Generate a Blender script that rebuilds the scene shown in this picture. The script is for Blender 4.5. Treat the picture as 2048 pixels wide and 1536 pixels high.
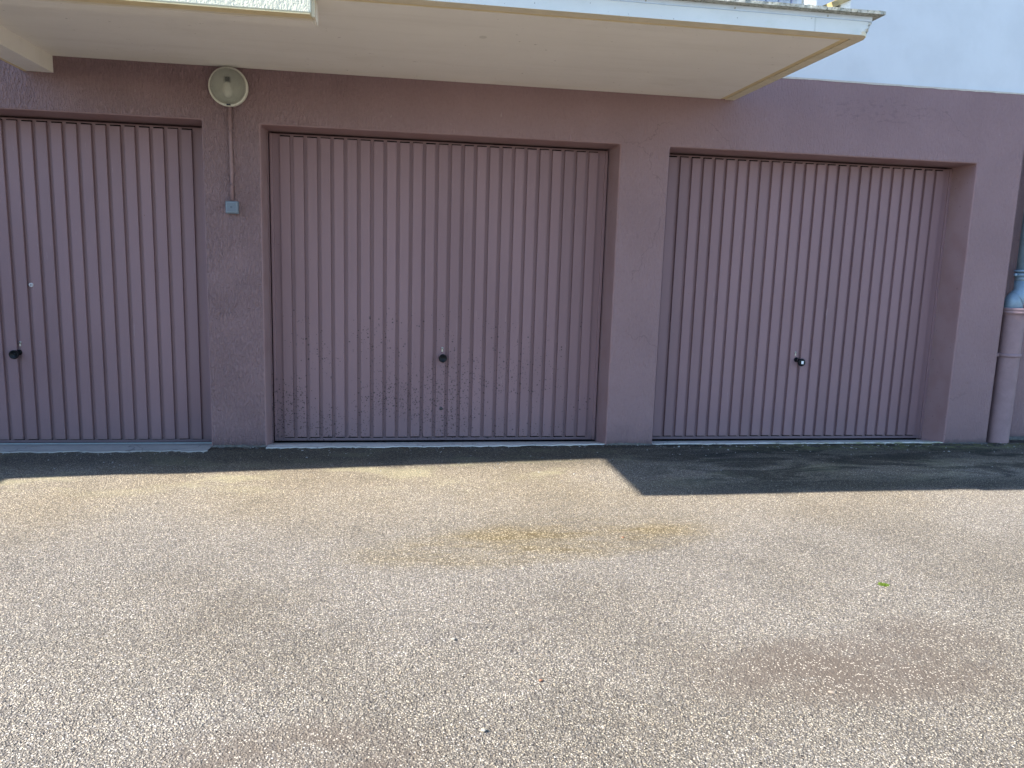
import bpy, bmesh, math, random
from mathutils import Vector, Matrix

for o in list(bpy.data.objects):
    bpy.data.objects.remove(o, do_unlink=True)
S = bpy.context.scene
C = S.collection

# ------------------------------------------------------------------ camera
cam_d = bpy.data.cameras.new("camera")
cam = bpy.data.objects.new("camera", cam_d)
C.objects.link(cam)
r_ = Vector((0.98884948, -0.14582507, 0.03019518))
u_ = Vector((-0.00654788, 0.15999097, 0.98709676))
f_ = Vector((0.14877441, 0.97628784, -0.15725214))
M4 = Matrix(((r_.x, u_.x, -f_.x, 0.8871), (r_.y, u_.y, -f_.y, -5.3808), (r_.z, u_.z, -f_.z, 1.3191), (0, 0, 0, 1)))
cam.matrix_world = M4
cam_d.sensor_width = 36
cam_d.lens = 1536.79 / 2048 * 36
cam_d.clip_start = 0.05
cam_d.clip_end = 2000
S.camera = cam

# ------------------------------------------------------------------ light
SHIFT = Vector((1.546, 0.157, -1.0))          # direction the sunlight travels
sun_vec = -SHIFT.normalized()
elev = math.asin(sun_vec.z)
w = bpy.data.worlds.new("World")
S.world = w
w.use_nodes = True
nt = w.node_tree
for n in list(nt.nodes):
    nt.nodes.remove(n)
sky = nt.nodes.new("ShaderNodeTexSky")
sky.sky_type = 'NISHITA'
sky.sun_disc = False
sky.sun_elevation = elev
sky.sun_rotation = math.atan2(sun_vec.x, sun_vec.y)
sky.air_density = 1.0
sky.dust_density = 0.2
sky.ozone_density = 4.0
bg = nt.nodes.new("ShaderNodeBackground")
bg.inputs[1].default_value = 0.11
wo = nt.nodes.new("ShaderNodeOutputWorld")
nt.links.new(sky.outputs[0], bg.inputs[0])
nt.links.new(bg.outputs[0], wo.inputs[0])
sd = bpy.data.lights.new("sun", 'SUN')
sd.energy = 5.0
sd.angle = math.radians(0.53)
sd.color = (1.0, 0.94, 0.86)
so = bpy.data.objects.new("sun", sd)
so.rotation_euler = SHIFT.to_track_quat('-Z', 'Y').to_euler()
so.location = (-20, -3, 20)
C.objects.link(so)
S.view_settings.view_transform = 'Standard'
S.view_settings.look = 'None'
S.view_settings.gamma = 1
S.view_settings.use_curve_mapping = False
S.view_settings.exposure = 1.95

rnd = random.Random(7)

# ------------------------------------------------------------------ helpers
def link(o, parent=None):
    C.objects.link(o)
    if parent is not None:
        o.parent = parent
        o.matrix_parent_inverse = Matrix.Translation(-parent.location) if parent.parent is None and parent.type == 'EMPTY' else Matrix()
    return o

def tag(o, label=None, cat=None, group=None, kind=None):
    if label: o['label'] = label
    if cat: o['category'] = cat
    if group: o['group'] = group
    if kind: o['kind'] = kind
    return o

def empty(name, loc=(0, 0, 0), parent=None):
    o = bpy.data.objects.new(name, None)
    o.location = loc
    C.objects.link(o)
    if parent is not None:
        o.parent = parent
    return o

def obj(name, bm, mats, parent=None, smooth=False, bevel=0.0, seg=2, angle=40):
    """bmesh (in world coordinates) -> one linked mesh object; the origin stays at the parent's"""
    me = bpy.data.meshes.new(name)
    bmesh.ops.recalc_face_normals(bm, faces=bm.faces)
    bm.to_mesh(me)
    bm.free()
    if not isinstance(mats, (list, tuple)):
        mats = [mats]
    for m in mats:
        me.materials.append(m)
    if smooth:
        for p in me.polygons:
            p.use_smooth = True
    o = bpy.data.objects.new(name, me)
    C.objects.link(o)
    if parent is not None:
        o.parent = parent
        off = Vector((0, 0, 0))
        q = parent
        while q is not None:
            off += q.location
            q = q.parent
        o.matrix_parent_inverse = Matrix.Translation(-off)
    if bevel > 0:
        b = o.modifiers.new("bevel", 'BEVEL')
        b.width = bevel
        b.segments = seg
        b.limit_method = 'ANGLE'
        b.angle_limit = math.radians(angle)
    return o

def box(bm, x0, x1, y0, y1, z0, z1, mat=0):
    v = [bm.verts.new(p) for p in ((x0, y0, z0), (x1, y0, z0), (x1, y1, z0), (x0, y1, z0), (x0, y0, z1), (x1, y0, z1), (x1, y1, z1), (x0, y1, z1))]
    for q in ((0, 3, 2, 1), (4, 5, 6, 7), (0, 1, 5, 4), (1, 2, 6, 5), (2, 3, 7, 6), (3, 0, 4, 7)):
        f = bm.faces.new([v[i] for i in q])
        f.material_index = mat
    return v

def quad(bm, a, b, c, d, mat=0):
    f = bm.faces.new([bm.verts.new(p) for p in (a, b, c, d)])
    f.material_index = mat
    return f

def tube(bm, pts, rad, n=16, cap=True, mat=0):
    """tube along points; rad a number or a list"""
    pts = [Vector(p) for p in pts]
    if not isinstance(rad, (list, tuple)):
        rad = [rad] * len(pts)
    rings = []
    t0 = (pts[1] - pts[0]).normalized()
    up = Vector((0, 0, 1)) if abs(t0.z) < 0.9 else Vector((1, 0, 0))
    a = t0.cross(up).normalized()
    for i, p in enumerate(pts):
        if i == 0: t = pts[1] - pts[0]
        elif i == len(pts) - 1: t = pts[-1] - pts[-2]
        else: t = (pts[i + 1] - pts[i]).normalized() + (pts[i] - pts[i - 1]).normalized()
        t.normalize()
        a = (a - t * a.dot(t)).normalized()
        b = t.cross(a)
        rings.append([bm.verts.new(p + (a * math.cos(2 * math.pi * k / n) + b * math.sin(2 * math.pi * k / n)) * rad[i]) for k in range(n)])
    for i in range(len(rings) - 1):
        for k in range(n):
            f = bm.faces.new((rings[i][k], rings[i][(k + 1) % n], rings[i + 1][(k + 1) % n], rings[i + 1][k]))
            f.material_index = mat
            f.smooth = True
    if cap:
        for rg in (rings[0], rings[-1]):
            f = bm.faces.new(rg)
            f.material_index = mat
    return rings

def lathe_y(bm, cx, cz, prof, n=48, mat=0, closed=False):
    """profile of (radius, y) turned about the y axis through (cx, cz)"""
    rings = []
    for r, y in prof:
        if r < 1e-6:
            rings.append([bm.verts.new((cx, y, cz))])
        else:
            rings.append([bm.verts.new((cx + r * math.cos(2 * math.pi * k / n), y, cz + r * math.sin(2 * math.pi * k / n))) for k in range(n)])
    for a, b in zip(rings[:-1], rings[1:]):
        for k in range(n):
            k2 = (k + 1) % n
            if len(a) == 1 and len(b) == 1: continue
            if len(a) == 1: vs = (a[0], b[k], b[k2])
            elif len(b) == 1: vs = (a[k], b[0], a[k2])
            else: vs = (a[k], b[k], b[k2], a[k2])
            f = bm.faces.new(vs)
            f.material_index = mat
            f.smooth = True

def lathe_z(bm, cx, cy, prof, n=32, mat=0):
    rings = []
    for r, z in prof:
        if r < 1e-6:
            rings.append([bm.verts.new((cx, cy, z))])
        else:
            rings.append([bm.verts.new((cx + r * math.cos(2 * math.pi * k / n), cy + r * math.sin(2 * math.pi * k / n), z)) for k in range(n)])
    for a, b in zip(rings[:-1], rings[1:]):
        for k in range(n):
            k2 = (k + 1) % n
            if len(a) == 1 and len(b) == 1: continue
            if len(a) == 1: vs = (a[0], b[k], b[k2])
            elif len(b) == 1: vs = (a[k], b[0], a[k2])
            else: vs = (a[k], b[k], b[k2], a[k2])
            f = bm.faces.new(vs)
            f.material_index = mat
            f.smooth = True

# ------------------------------------------------------------------ material helper
class NT:
    def __init__(self, name):
        self.m = bpy.data.materials.new(name)
        self.m.use_nodes = True
        self.t = self.m.node_tree
        self.b = self.t.nodes["Principled BSDF"]
        self.geo = self.t.nodes.new("ShaderNodeNewGeometry")
        self.pos = self.geo.outputs["Position"]
        self.sep = self.t.nodes.new("ShaderNodeSeparateXYZ")
        self.t.links.new(self.pos, self.sep.inputs[0])
        self.X, self.Y, self.Z = self.sep.outputs
    def n(self, kind, **kw):
        x = self.t.nodes.new(kind)
        for k, v in kw.items():
            setattr(x, k, v)
        return x
    def l(self, a, b):
        self.t.links.new(a, b)
    def _in(self, sock, v):
        if isinstance(v, bpy.types.NodeSocket): self.l(v, sock)
        else: sock.default_value = v
    def math(self, op, a, b=0.0, c=0.0, clamp=False):
        x = self.n("ShaderNodeMath", operation=op, use_clamp=clamp)
        self._in(x.inputs[0], a); self._in(x.inputs[1], b)
        if op in ('MULTIPLY_ADD', 'COMPARE', 'SMOOTH_MIN', 'SMOOTH_MAX'): self._in(x.inputs[2], c)
        return x.outputs[0]
    def vec(self, sx=1, sy=1, sz=1, ox=0, oy=0, oz=0):
        x = self.n("ShaderNodeMapping")
        self.l(self.pos, x.inputs[0])
        x.inputs[3].default_value = (sx, sy, sz)
        x.inputs[1].default_value = (ox, oy, oz)
        return x.outputs[0]
    def noise(self, scale, detail=3, rough=0.5, vec=None, dist=0.0, color=False):
        x = self.n("ShaderNodeTexNoise")
        self.l(vec if vec is not None else self.pos, x.inputs["Vector"])
        x.inputs["Scale"].default_value = scale
        x.inputs["Detail"].default_value = detail
        x.inputs["Roughness"].default_value = rough
        x.inputs["Distortion"].default_value = dist
        return x.outputs[1 if color else 0]
    def vor(self, scale, feature='F1', vec=None, rand=1.0, smooth=None):
        x = self.n("ShaderNodeTexVoronoi", feature=feature)
        self.l(vec if vec is not None else self.pos, x.inputs["Vector"])
        x.inputs["Scale"].default_value = scale
        x.inputs["Randomness"].default_value = rand
        return x
    def ramp(self, fac, stops, interp='LINEAR'):
        x = self.n("ShaderNodeValToRGB")
        x.color_ramp.interpolation = interp
        e = x.color_ramp.elements
        while len(e) < len(stops): e.new(0.5)
        for i, (p, c) in enumerate(stops):
            e[i].position = p
            if not isinstance(c, (tuple, list)): c = (c, c, c)
            e[i].color = (*c, 1)
        self._in(x.inputs[0], fac)
        return x.outputs[0]
    def step(self, v, a, b):
        x = self.n("ShaderNodeMapRange", interpolation_type='SMOOTHSTEP')
        self._in(x.inputs[0], v)
        x.inputs[1].default_value = a; x.inputs[2].default_value = b
        return x.outputs[0]
    def mix(self, fac, a, b, mode='MIX'):
        x = self.n("ShaderNodeMix", data_type='RGBA', blend_type=mode)
        self._in(x.inputs[0], fac)
        for s, v in ((x.inputs[6], a), (x.inputs[7], b)):
            if isinstance(v, bpy.types.NodeSocket): self.l(v, s)
            else: s.default_value = (*v, 1) if len(v) == 3 else v
        return x.outputs[2]
    def bump(self, h, strength, dist, prev=None):
        x = self.n("ShaderNodeBump")
        x.inputs["Strength"].default_value = strength
        x.inputs["Distance"].default_value = dist
        self.l(h, x.inputs["Height"])
        if prev is not None: self.l(prev, x.inputs["Normal"])
        return x.outputs[0]
    def blob(self, cx, cy, rx, ry, a=1.0, b=0.2, ax=None, ay=None):
        """soft elliptic patch on the ground (or facade when ay = Z): 1 inside, 0 outside"""
        X = ax or self.X; Y = ay or self.Y
        dx = self.math('DIVIDE', self.math('SUBTRACT', X, cx), rx)
        dy = self.math('DIVIDE', self.math('SUBTRACT', Y, cy), ry)
        d = self.math('ADD', self.math('MULTIPLY', dx, dx), self.math('MULTIPLY', dy, dy))
        return self.step(d, a, b)
    def done(self, color, rough=0.8, normal=None, spec=0.3, metal=0.0):
        self._in(self.b.inputs["Roughness"], rough)
        if isinstance(color, bpy.types.NodeSocket): self.l(color, self.b.inputs["Base Color"])
        else: self.b.inputs["Base Color"].default_value = (*color, 1)
        self._in(self.b.inputs["Specular IOR Level"], spec)
        self._in(self.b.inputs["Metallic"], metal)
        if normal is not None: self.l(normal, self.b.inputs["Normal"])
        return self.m

# ------------------------------------------------------------------ materials
MAUVE = (0.318, 0.210, 0.214)
DOORC = (0.250, 0.154, 0.164)

def mat_mauve_wall():
    k = NT("mauve_render")
    # combed render: short vertical drag marks, strongest on the left-hand pier
    wv = k.vec(1, 1, 0.30)
    worms = k.ramp(k.noise(95, 2, 0.55, wv, 0.6), [(0.38, 0.0), (0.60, 1.0)])
    fine = k.noise(330, 3, 0.6)
    big = k.noise(2.2, 3, 0.5)
    strong = k.step(k.X, 1.4, -0.2)
    patch = k.step(k.noise(3.3, 2, 0.5), 0.38, 0.58)
    amt = k.math('MULTIPLY_ADD', k.math('MULTIPLY', strong, k.math('MULTIPLY_ADD', patch, 0.4, 0.6)), 0.72, 0.24)
    h = k.math('ADD', k.math('MULTIPLY', worms, amt), k.math('MULTIPLY', fine, 0.40))
    nrm = k.bump(h, 0.9, 0.016)
    nrm = k.bump(big, 0.5, 0.02, nrm)
    col = k.mix(k.step(big, 0.3, 0.7), MAUVE, (0.290, 0.190, 0.193))
    col = k.mix(k.math('MULTIPLY', k.step(k.noise(34, 3, 0.6), 0.45, 0.75), 0.20), col, (0.23, 0.14, 0.14))
    # grooves of the drag marks coloured a little darker to imitate their shade
    col = k.mix(k.math('MULTIPLY', k.math('SUBTRACT', 1.0, worms), k.math('MULTIPLY', amt, 0.20)), col, (0.14, 0.085, 0.088))
    # splash dirt along the foot of the wall
    foot = k.math('MULTIPLY', k.step(k.math('ADD', k.Z, k.math('MULTIPLY', k.noise(7, 4, 0.6), 0.16)), 0.26, 0.06), 0.42)
    col = k.mix(foot, col, (0.14, 0.10, 0.11))
    # bleached scuffs
    sc = k.math('MULTIPLY', k.step(k.noise(60, 2, 0.5, k.vec(1, 1, 0.25)), 0.735, 0.765), 0.55)
    col = k.mix(sc, col, (0.42, 0.33, 0.32))
    cw = k.n('ShaderNodeVectorMath', operation='MULTIPLY_ADD'); k.l(k.noise(4, 4, 0.6, color=True), cw.inputs[0]); cw.inputs[1].default_value = (0.35, 0, 0.35); k.l(k.pos, cw.inputs[2])
    cv = k.vor(0.9, 'DISTANCE_TO_EDGE', cw.outputs[0])
    ck = k.math('MULTIPLY', k.step(cv.outputs["Distance"], 0.0035, 0.0005), k.step(k.noise(1.7, 2, 0.5), 0.52, 0.60))
    col = k.mix(k.math('MULTIPLY', ck, 0.40), col, (0.14, 0.09, 0.09))
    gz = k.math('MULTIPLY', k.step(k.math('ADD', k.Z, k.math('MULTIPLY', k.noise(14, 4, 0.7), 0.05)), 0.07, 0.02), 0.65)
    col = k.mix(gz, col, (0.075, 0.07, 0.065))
    # patched, differently trowelled area right of the balcony
    p1 = k.blob(4.35, 2.48, 0.55, 0.10, 1.2, 0.4, ay=k.Z)
    col = k.mix(k.math('MULTIPLY', k.math('MULTIPLY', p1, k.step(k.noise(16, 4, 0.65, k.vec(1, 1, 2.5)), 0.5, 0.66)), 0.40), col, (0.17, 0.11, 0.12))
    return k.done(col, 0.86, nrm, 0.2)

def mat_jamb():
    k = NT("mauve_reveal")
    nrm = k.bump(k.noise(60, 4, 0.6), 0.5, 0.002)
    col = k.mix(k.step(k.noise(5, 3, 0.5), 0.35, 0.7), MAUVE, (0.29, 0.18, 0.18))
    col = k.mix(k.math('MULTIPLY', k.step(k.noise(28, 3, 0.6), 0.66, 0.74), 0.5), col, (0.14, 0.08, 0.08))
    return k.done(col, 0.8, nrm, 0.25)

def mat_door(name, dirt):
    k = NT(name)
    nrm = k.bump(k.noise(420, 2, 0.5), 0.25, 0.0006)
    nrm = k.bump(k.noise(4.5, 2, 0.5), 0.35, 0.006, nrm)
    col = k.mix(k.step(k.noise(1.6, 3, 0.55, k.vec(1, 1, 0.5)), 0.35, 0.7), DOORC, (0.226, 0.137, 0.146))
    # rain-washed vertical streaks
    st = k.step(k.noise(26, 3, 0.6, k.vec(1, 1, 0.04)), 0.55, 0.8)
    col = k.mix(k.math('MULTIPLY', st, 0.22), col, (0.185, 0.118, 0.126))
    # grime near the lower rail
    foot = k.math('MULTIPLY', k.step(k.math('ADD', k.Z, k.math('MULTIPLY', k.noise(9, 4, 0.6), 0.25)), 0.42, 0.08), 0.30 if dirt < 1 else 0.38)
    col = k.mix(foot, col, (0.15, 0.11, 0.12))
    oi = k.n("ShaderNodeObjectInfo")
    tone = k.math('MULTIPLY_ADD', oi.outputs["Random"], 0.09, 0.955)
    cb = k.n("ShaderNodeCombineXYZ")
    for q in range(3): k.l(tone, cb.inputs[q])
    col = k.mix(1.0, col, cb.outputs[0], 'MULTIPLY')
    scr = k.math('MULTIPLY', k.step(k.noise(30, 1, 0.4, k.vec(3.5, 1, 0.22, 0, 0, 5)), 0.775, 0.785), k.step(k.noise(2.5, 2, 0.5), 0.5, 0.6))
    col = k.mix(k.math('MULTIPLY', scr, 0.35), col, (0.42, 0.32, 0.33))
    # dust line collecting just above the lower rail
    dl = k.math('MULTIPLY', k.step(k.math('ADD', k.Z, k.math('MULTIPLY', k.noise(22, 4, 0.7), 0.05)), 0.055, 0.018), 0.35)
    col = k.mix(dl, col, (0.13, 0.10, 0.10))
    if dirt > 0:
        # mud splashes: round specks of three sizes, thick towards the lower left
        dens = k.math('MULTIPLY', k.step(k.Z, 1.05, 0.22), k.step(k.X, 2.7, 0.5))
        clump = k.step(k.noise(2.6, 3, 0.55), 0.36, 0.66)
        dens = k.math('MULTIPLY', k.math('MULTIPLY', dens, clump), dirt * 2.3)
        for sc_, r0, thr, mx, off in ((62, 0.0064, 0.55, 0.78, 0), (105, 0.0038, 0.62, 0.75, 3.1), (34, 0.0085, 0.12, 0.45, 7.7)):
            v = k.vor(sc_, vec=k.vec(1, 0.0, 1, off, 0, off))
            cs = k.n("ShaderNodeSeparateColor"); k.l(v.outputs["Color"], cs.inputs[0])
            rad = k.math('MULTIPLY', cs.outputs[1], r0 * sc_)
            inside = k.step(k.math('SUBTRACT', v.outputs["Distance"], rad), 0.03, -0.06)
            pick = k.math('LESS_THAN', cs.outputs[0], k.math('MULTIPLY', dens, thr))
            col = k.mix(k.math('MULTIPLY', k.math('MULTIPLY', inside, pick), mx), col, (0.05, 0.032, 0.032))
        # old rust freckles
    rust = k.math('MULTIPLY', k.step(k.noise(55, 2, 0.5), 0.76, 0.79), 0.6)
    col = k.mix(rust, col, (0.15, 0.07, 0.05))
    return k.done(col, 0.55, nrm, 0.35)

def mat_white(name, base, dirt, stains=0.4, rough_cast=0.0, moss=0.0):
    k = NT(name)
    n1 = k.noise(3, 4, 0.6)
    col = k.mix(k.step(n1, 0.35, 0.7), base, tuple(c * 0.93 for c in base))
    sp = k.step(k.noise(70, 3, 0.6), 0.70, 0.78)
    col = k.mix(k.math('MULTIPLY', sp, stains), col, dirt)
    if moss:
        ms = k.step(k.noise(24, 5, 0.7, k.vec(1, 1, 0.5)), 0.60, 0.78)
        col = k.mix(k.math('MULTIPLY', ms, moss), col, (0.20, 0.22, 0.12))
    if not rough_cast:
        wv = k.step(k.noise(1.1, 5, 0.6, k.vec(1.6, 1, 0.8)), 0.40, 0.66)
        col = k.mix(k.math('MULTIPLY', wv, 0.10), col, (0.52, 0.58, 0.60))
    nrm = k.bump(k.noise(120, 4, 0.6), 0.4, 0.001)
    nrm = k.bump(k.noise(5, 3, 0.5), 0.4, 0.01, nrm)
    if rough_cast:
        worms = k.ramp(k.noise(75, 2, 0.55, k.vec(1, 1, 0.6), 0.8), [(0.35, 0.0), (0.62, 1.0)])
        nrm = k.bump(worms, rough_cast, 0.006, nrm)
    return k.done(col, 0.8, nrm, 0.25)

def mat_soffit():
    k = NT("cream_soffit_paint")
    n1 = k.noise(1.3, 4, 0.6)
    col = k.mix(k.step(n1, 0.3, 0.7), (0.87, 0.83, 0.76), (0.83, 0.79, 0.72))
    # roller marks along the slab, tiny pits, one round damp spot
    rl = k.noise(9, 3, 0.6, k.vec(0.12, 1, 1))
    col = k.mix(k.math('MULTIPLY', k.step(rl, 0.45, 0.8), 0.18), col, (0.62, 0.57, 0.49))
    pits = k.step(k.noise(46, 2, 0.5, k.vec(0.6, 1, 1)), 0.745, 0.765)
    col = k.mix(k.math('MULTIPLY', pits, 0.6), col, (0.25, 0.21, 0.17))
    spot = k.blob(1.33, -1.08, 0.022, 0.03, 1.2, 0.5)
    col = k.mix(k.math('MULTIPLY', spot, 0.35), col, (0.42, 0.40, 0.33))
    dm = k.step(k.noise(1.1, 5, 0.65, k.vec(0.8, 1.6, 1, 3)), 0.50, 0.62)
    col = k.mix(k.math('MULTIPLY', dm, 0.10), col, (0.50, 0.44, 0.33))
    # ochre weathering that creeps in from the drip edges
    e = k.step(k.math('ADD', k.Y, k.math('MULTIPLY', k.noise(4, 4, 0.6), 0.05)), -1.46, -1.50)
    col = k.mix(k.math('MULTIPLY', e, 0.5), col, (0.62, 0.50, 0.27))
    nrm = k.bump(k.noise(14, 4, 0.6), 0.35, 0.006)
    nrm = k.bump(k.noise(160, 3, 0.6), 0.3, 0.001, nrm)
    return k.done(col, 0.75, nrm, 0.25)

def mat_ochre():
    k = NT("stained_drip_edge")
    n = k.noise(30, 5, 0.7, k.vec(0.4, 1, 1))
    col = k.mix(k.step(n, 0.35, 0.7), (0.74, 0.61, 0.36), (0.64, 0.52, 0.30))
    col = k.mix(k.math('MULTIPLY', k.step(k.noise(55, 4, 0.7), 0.60, 0.75), 0.5), col, (0.34, 0.28, 0.18))
    return k.done(col, 0.85, k.bump(n, 0.5, 0.003), 0.2)

def mat_ledge():
    k = NT("stained_ledge_underside")
    n = k.noise(30, 5, 0.7, k.vec(0.4, 1, 1))
    col = k.mix(k.step(n, 0.35, 0.7), (0.72, 0.64, 0.48), (0.64, 0.57, 0.42))
    col = k.mix(k.math('MULTIPLY', k.step(k.noise(48, 4, 0.7), 0.58, 0.76), 0.5), col, (0.34, 0.30, 0.22))
    return k.done(col, 0.85, k.bump(n, 0.5, 0.003), 0.2)

def mat_fascia():
    k = NT("white_fascia_paint")
    n = k.noise(2.5, 4, 0.6)
    col = k.mix(k.step(n, 0.3, 0.7), (0.68, 0.70, 0.68), (0.62, 0.64, 0.62))
    # algae under the coping, tiny black specks, a wandering vertical joint
    al = k.math('MULTIPLY', k.step(k.noise(9, 5, 0.65, k.vec(1, 1, 1.6)), 0.52, 0.72), 0.35)
    col = k.mix(al, col, (0.50, 0.55, 0.50))
    sp = k.step(k.noise(75, 2, 0.5), 0.72, 0.76)
    col = k.mix(k.math('MULTIPLY', sp, 0.7), col, (0.13, 0.13, 0.12))
    jx = k.math('ADD', k.X, k.math('MULTIPLY', k.noise(20, 2, 0.5), 0.01))
    j = k.math('MULTIPLY', k.step(k.math('ABSOLUTE', k.math('SUBTRACT', jx, 2.925)), 0.007, 0.001), 0.4)
    col = k.mix(j, col, (0.36, 0.38, 0.36))
    # broken corner
    cr = k.math('MULTIPLY', k.step(k.math('ADD', k.X, k.math('MULTIPLY', k.noise(38, 4, 0.7), 0.06)), 3.222, 3.24), k.step(k.noise(70, 4, 0.7), 0.42, 0.56))
    col = k.mix(cr, col, (0.22, 0.22, 0.19))
    nrm = k.bump(k.noise(40, 5, 0.6), 0.5, 0.002)
    return k.done(col, 0.75, nrm, 0.3)

def mat_coping():
    k = NT("weathered_concrete_coping")
    n = k.noise(38, 5, 0.7)
    col = k.mix(k.step(n, 0.35, 0.65), (0.46, 0.46, 0.41), (0.25, 0.26, 0.22))
    col = k.mix(k.math('MULTIPLY', k.step(k.noise(90, 4, 0.7), 0.52, 0.66), 0.8), col, (0.08, 0.085, 0.07))
    return k.done(col, 0.9, k.bump(n, 0.7, 0.004), 0.2)

def mat_concrete():
    k = NT("worn_threshold_concrete")
    n = k.noise(6, 5, 0.65, k.vec(0.5, 1, 1))
    col = k.mix(k.step(n, 0.30, 0.70), (0.62, 0.61, 0.57), (0.47, 0.47, 0.44))
    col = k.mix(k.math('MULTIPLY', k.step(k.noise(60, 4, 0.7), 0.55, 0.72), 0.5), col, (0.20, 0.20, 0.19))
    # the left-hand threshold is darker, the right-hand one has lichen
    lf = k.step(k.X, 0.0, -0.3)
    col = k.mix(k.math('MULTIPLY', lf, 0.55), col, (0.20, 0.20, 0.19))
    mossy = k.math('MULTIPLY', k.math('MULTIPLY', k.step(k.X, 3.4, 4.3), k.step(k.noise(12, 5, 0.7, k.vec(0.5, 1.3, 1)), 0.42, 0.62)), k.step(k.Y, 0.22, 0.03))
    col = k.mix(k.math('MULTIPLY', mossy, 0.75), col, (0.26, 0.27, 0.10))
    # hairline cracks
    wv = k.n('ShaderNodeVectorMath', operation='MULTIPLY_ADD'); k.l(k.noise(9, 3, 0.6, color=True), wv.inputs[0]); wv.inputs[1].default_value = (0.22, 0.22, 0); k.l(k.pos, wv.inputs[2])
    v = k.vor(1.6, 'DISTANCE_TO_EDGE', wv.outputs[0])
    col = k.mix(k.math('MULTIPLY', k.step(v.outputs["Distance"], 0.008, 0.001), 0.55), col, (0.09, 0.09, 0.09))
    nrm = k.bump(k.noise(50, 5, 0.65), 0.6, 0.004)
    return k.done(col, 0.88, nrm, 0.25)

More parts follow.
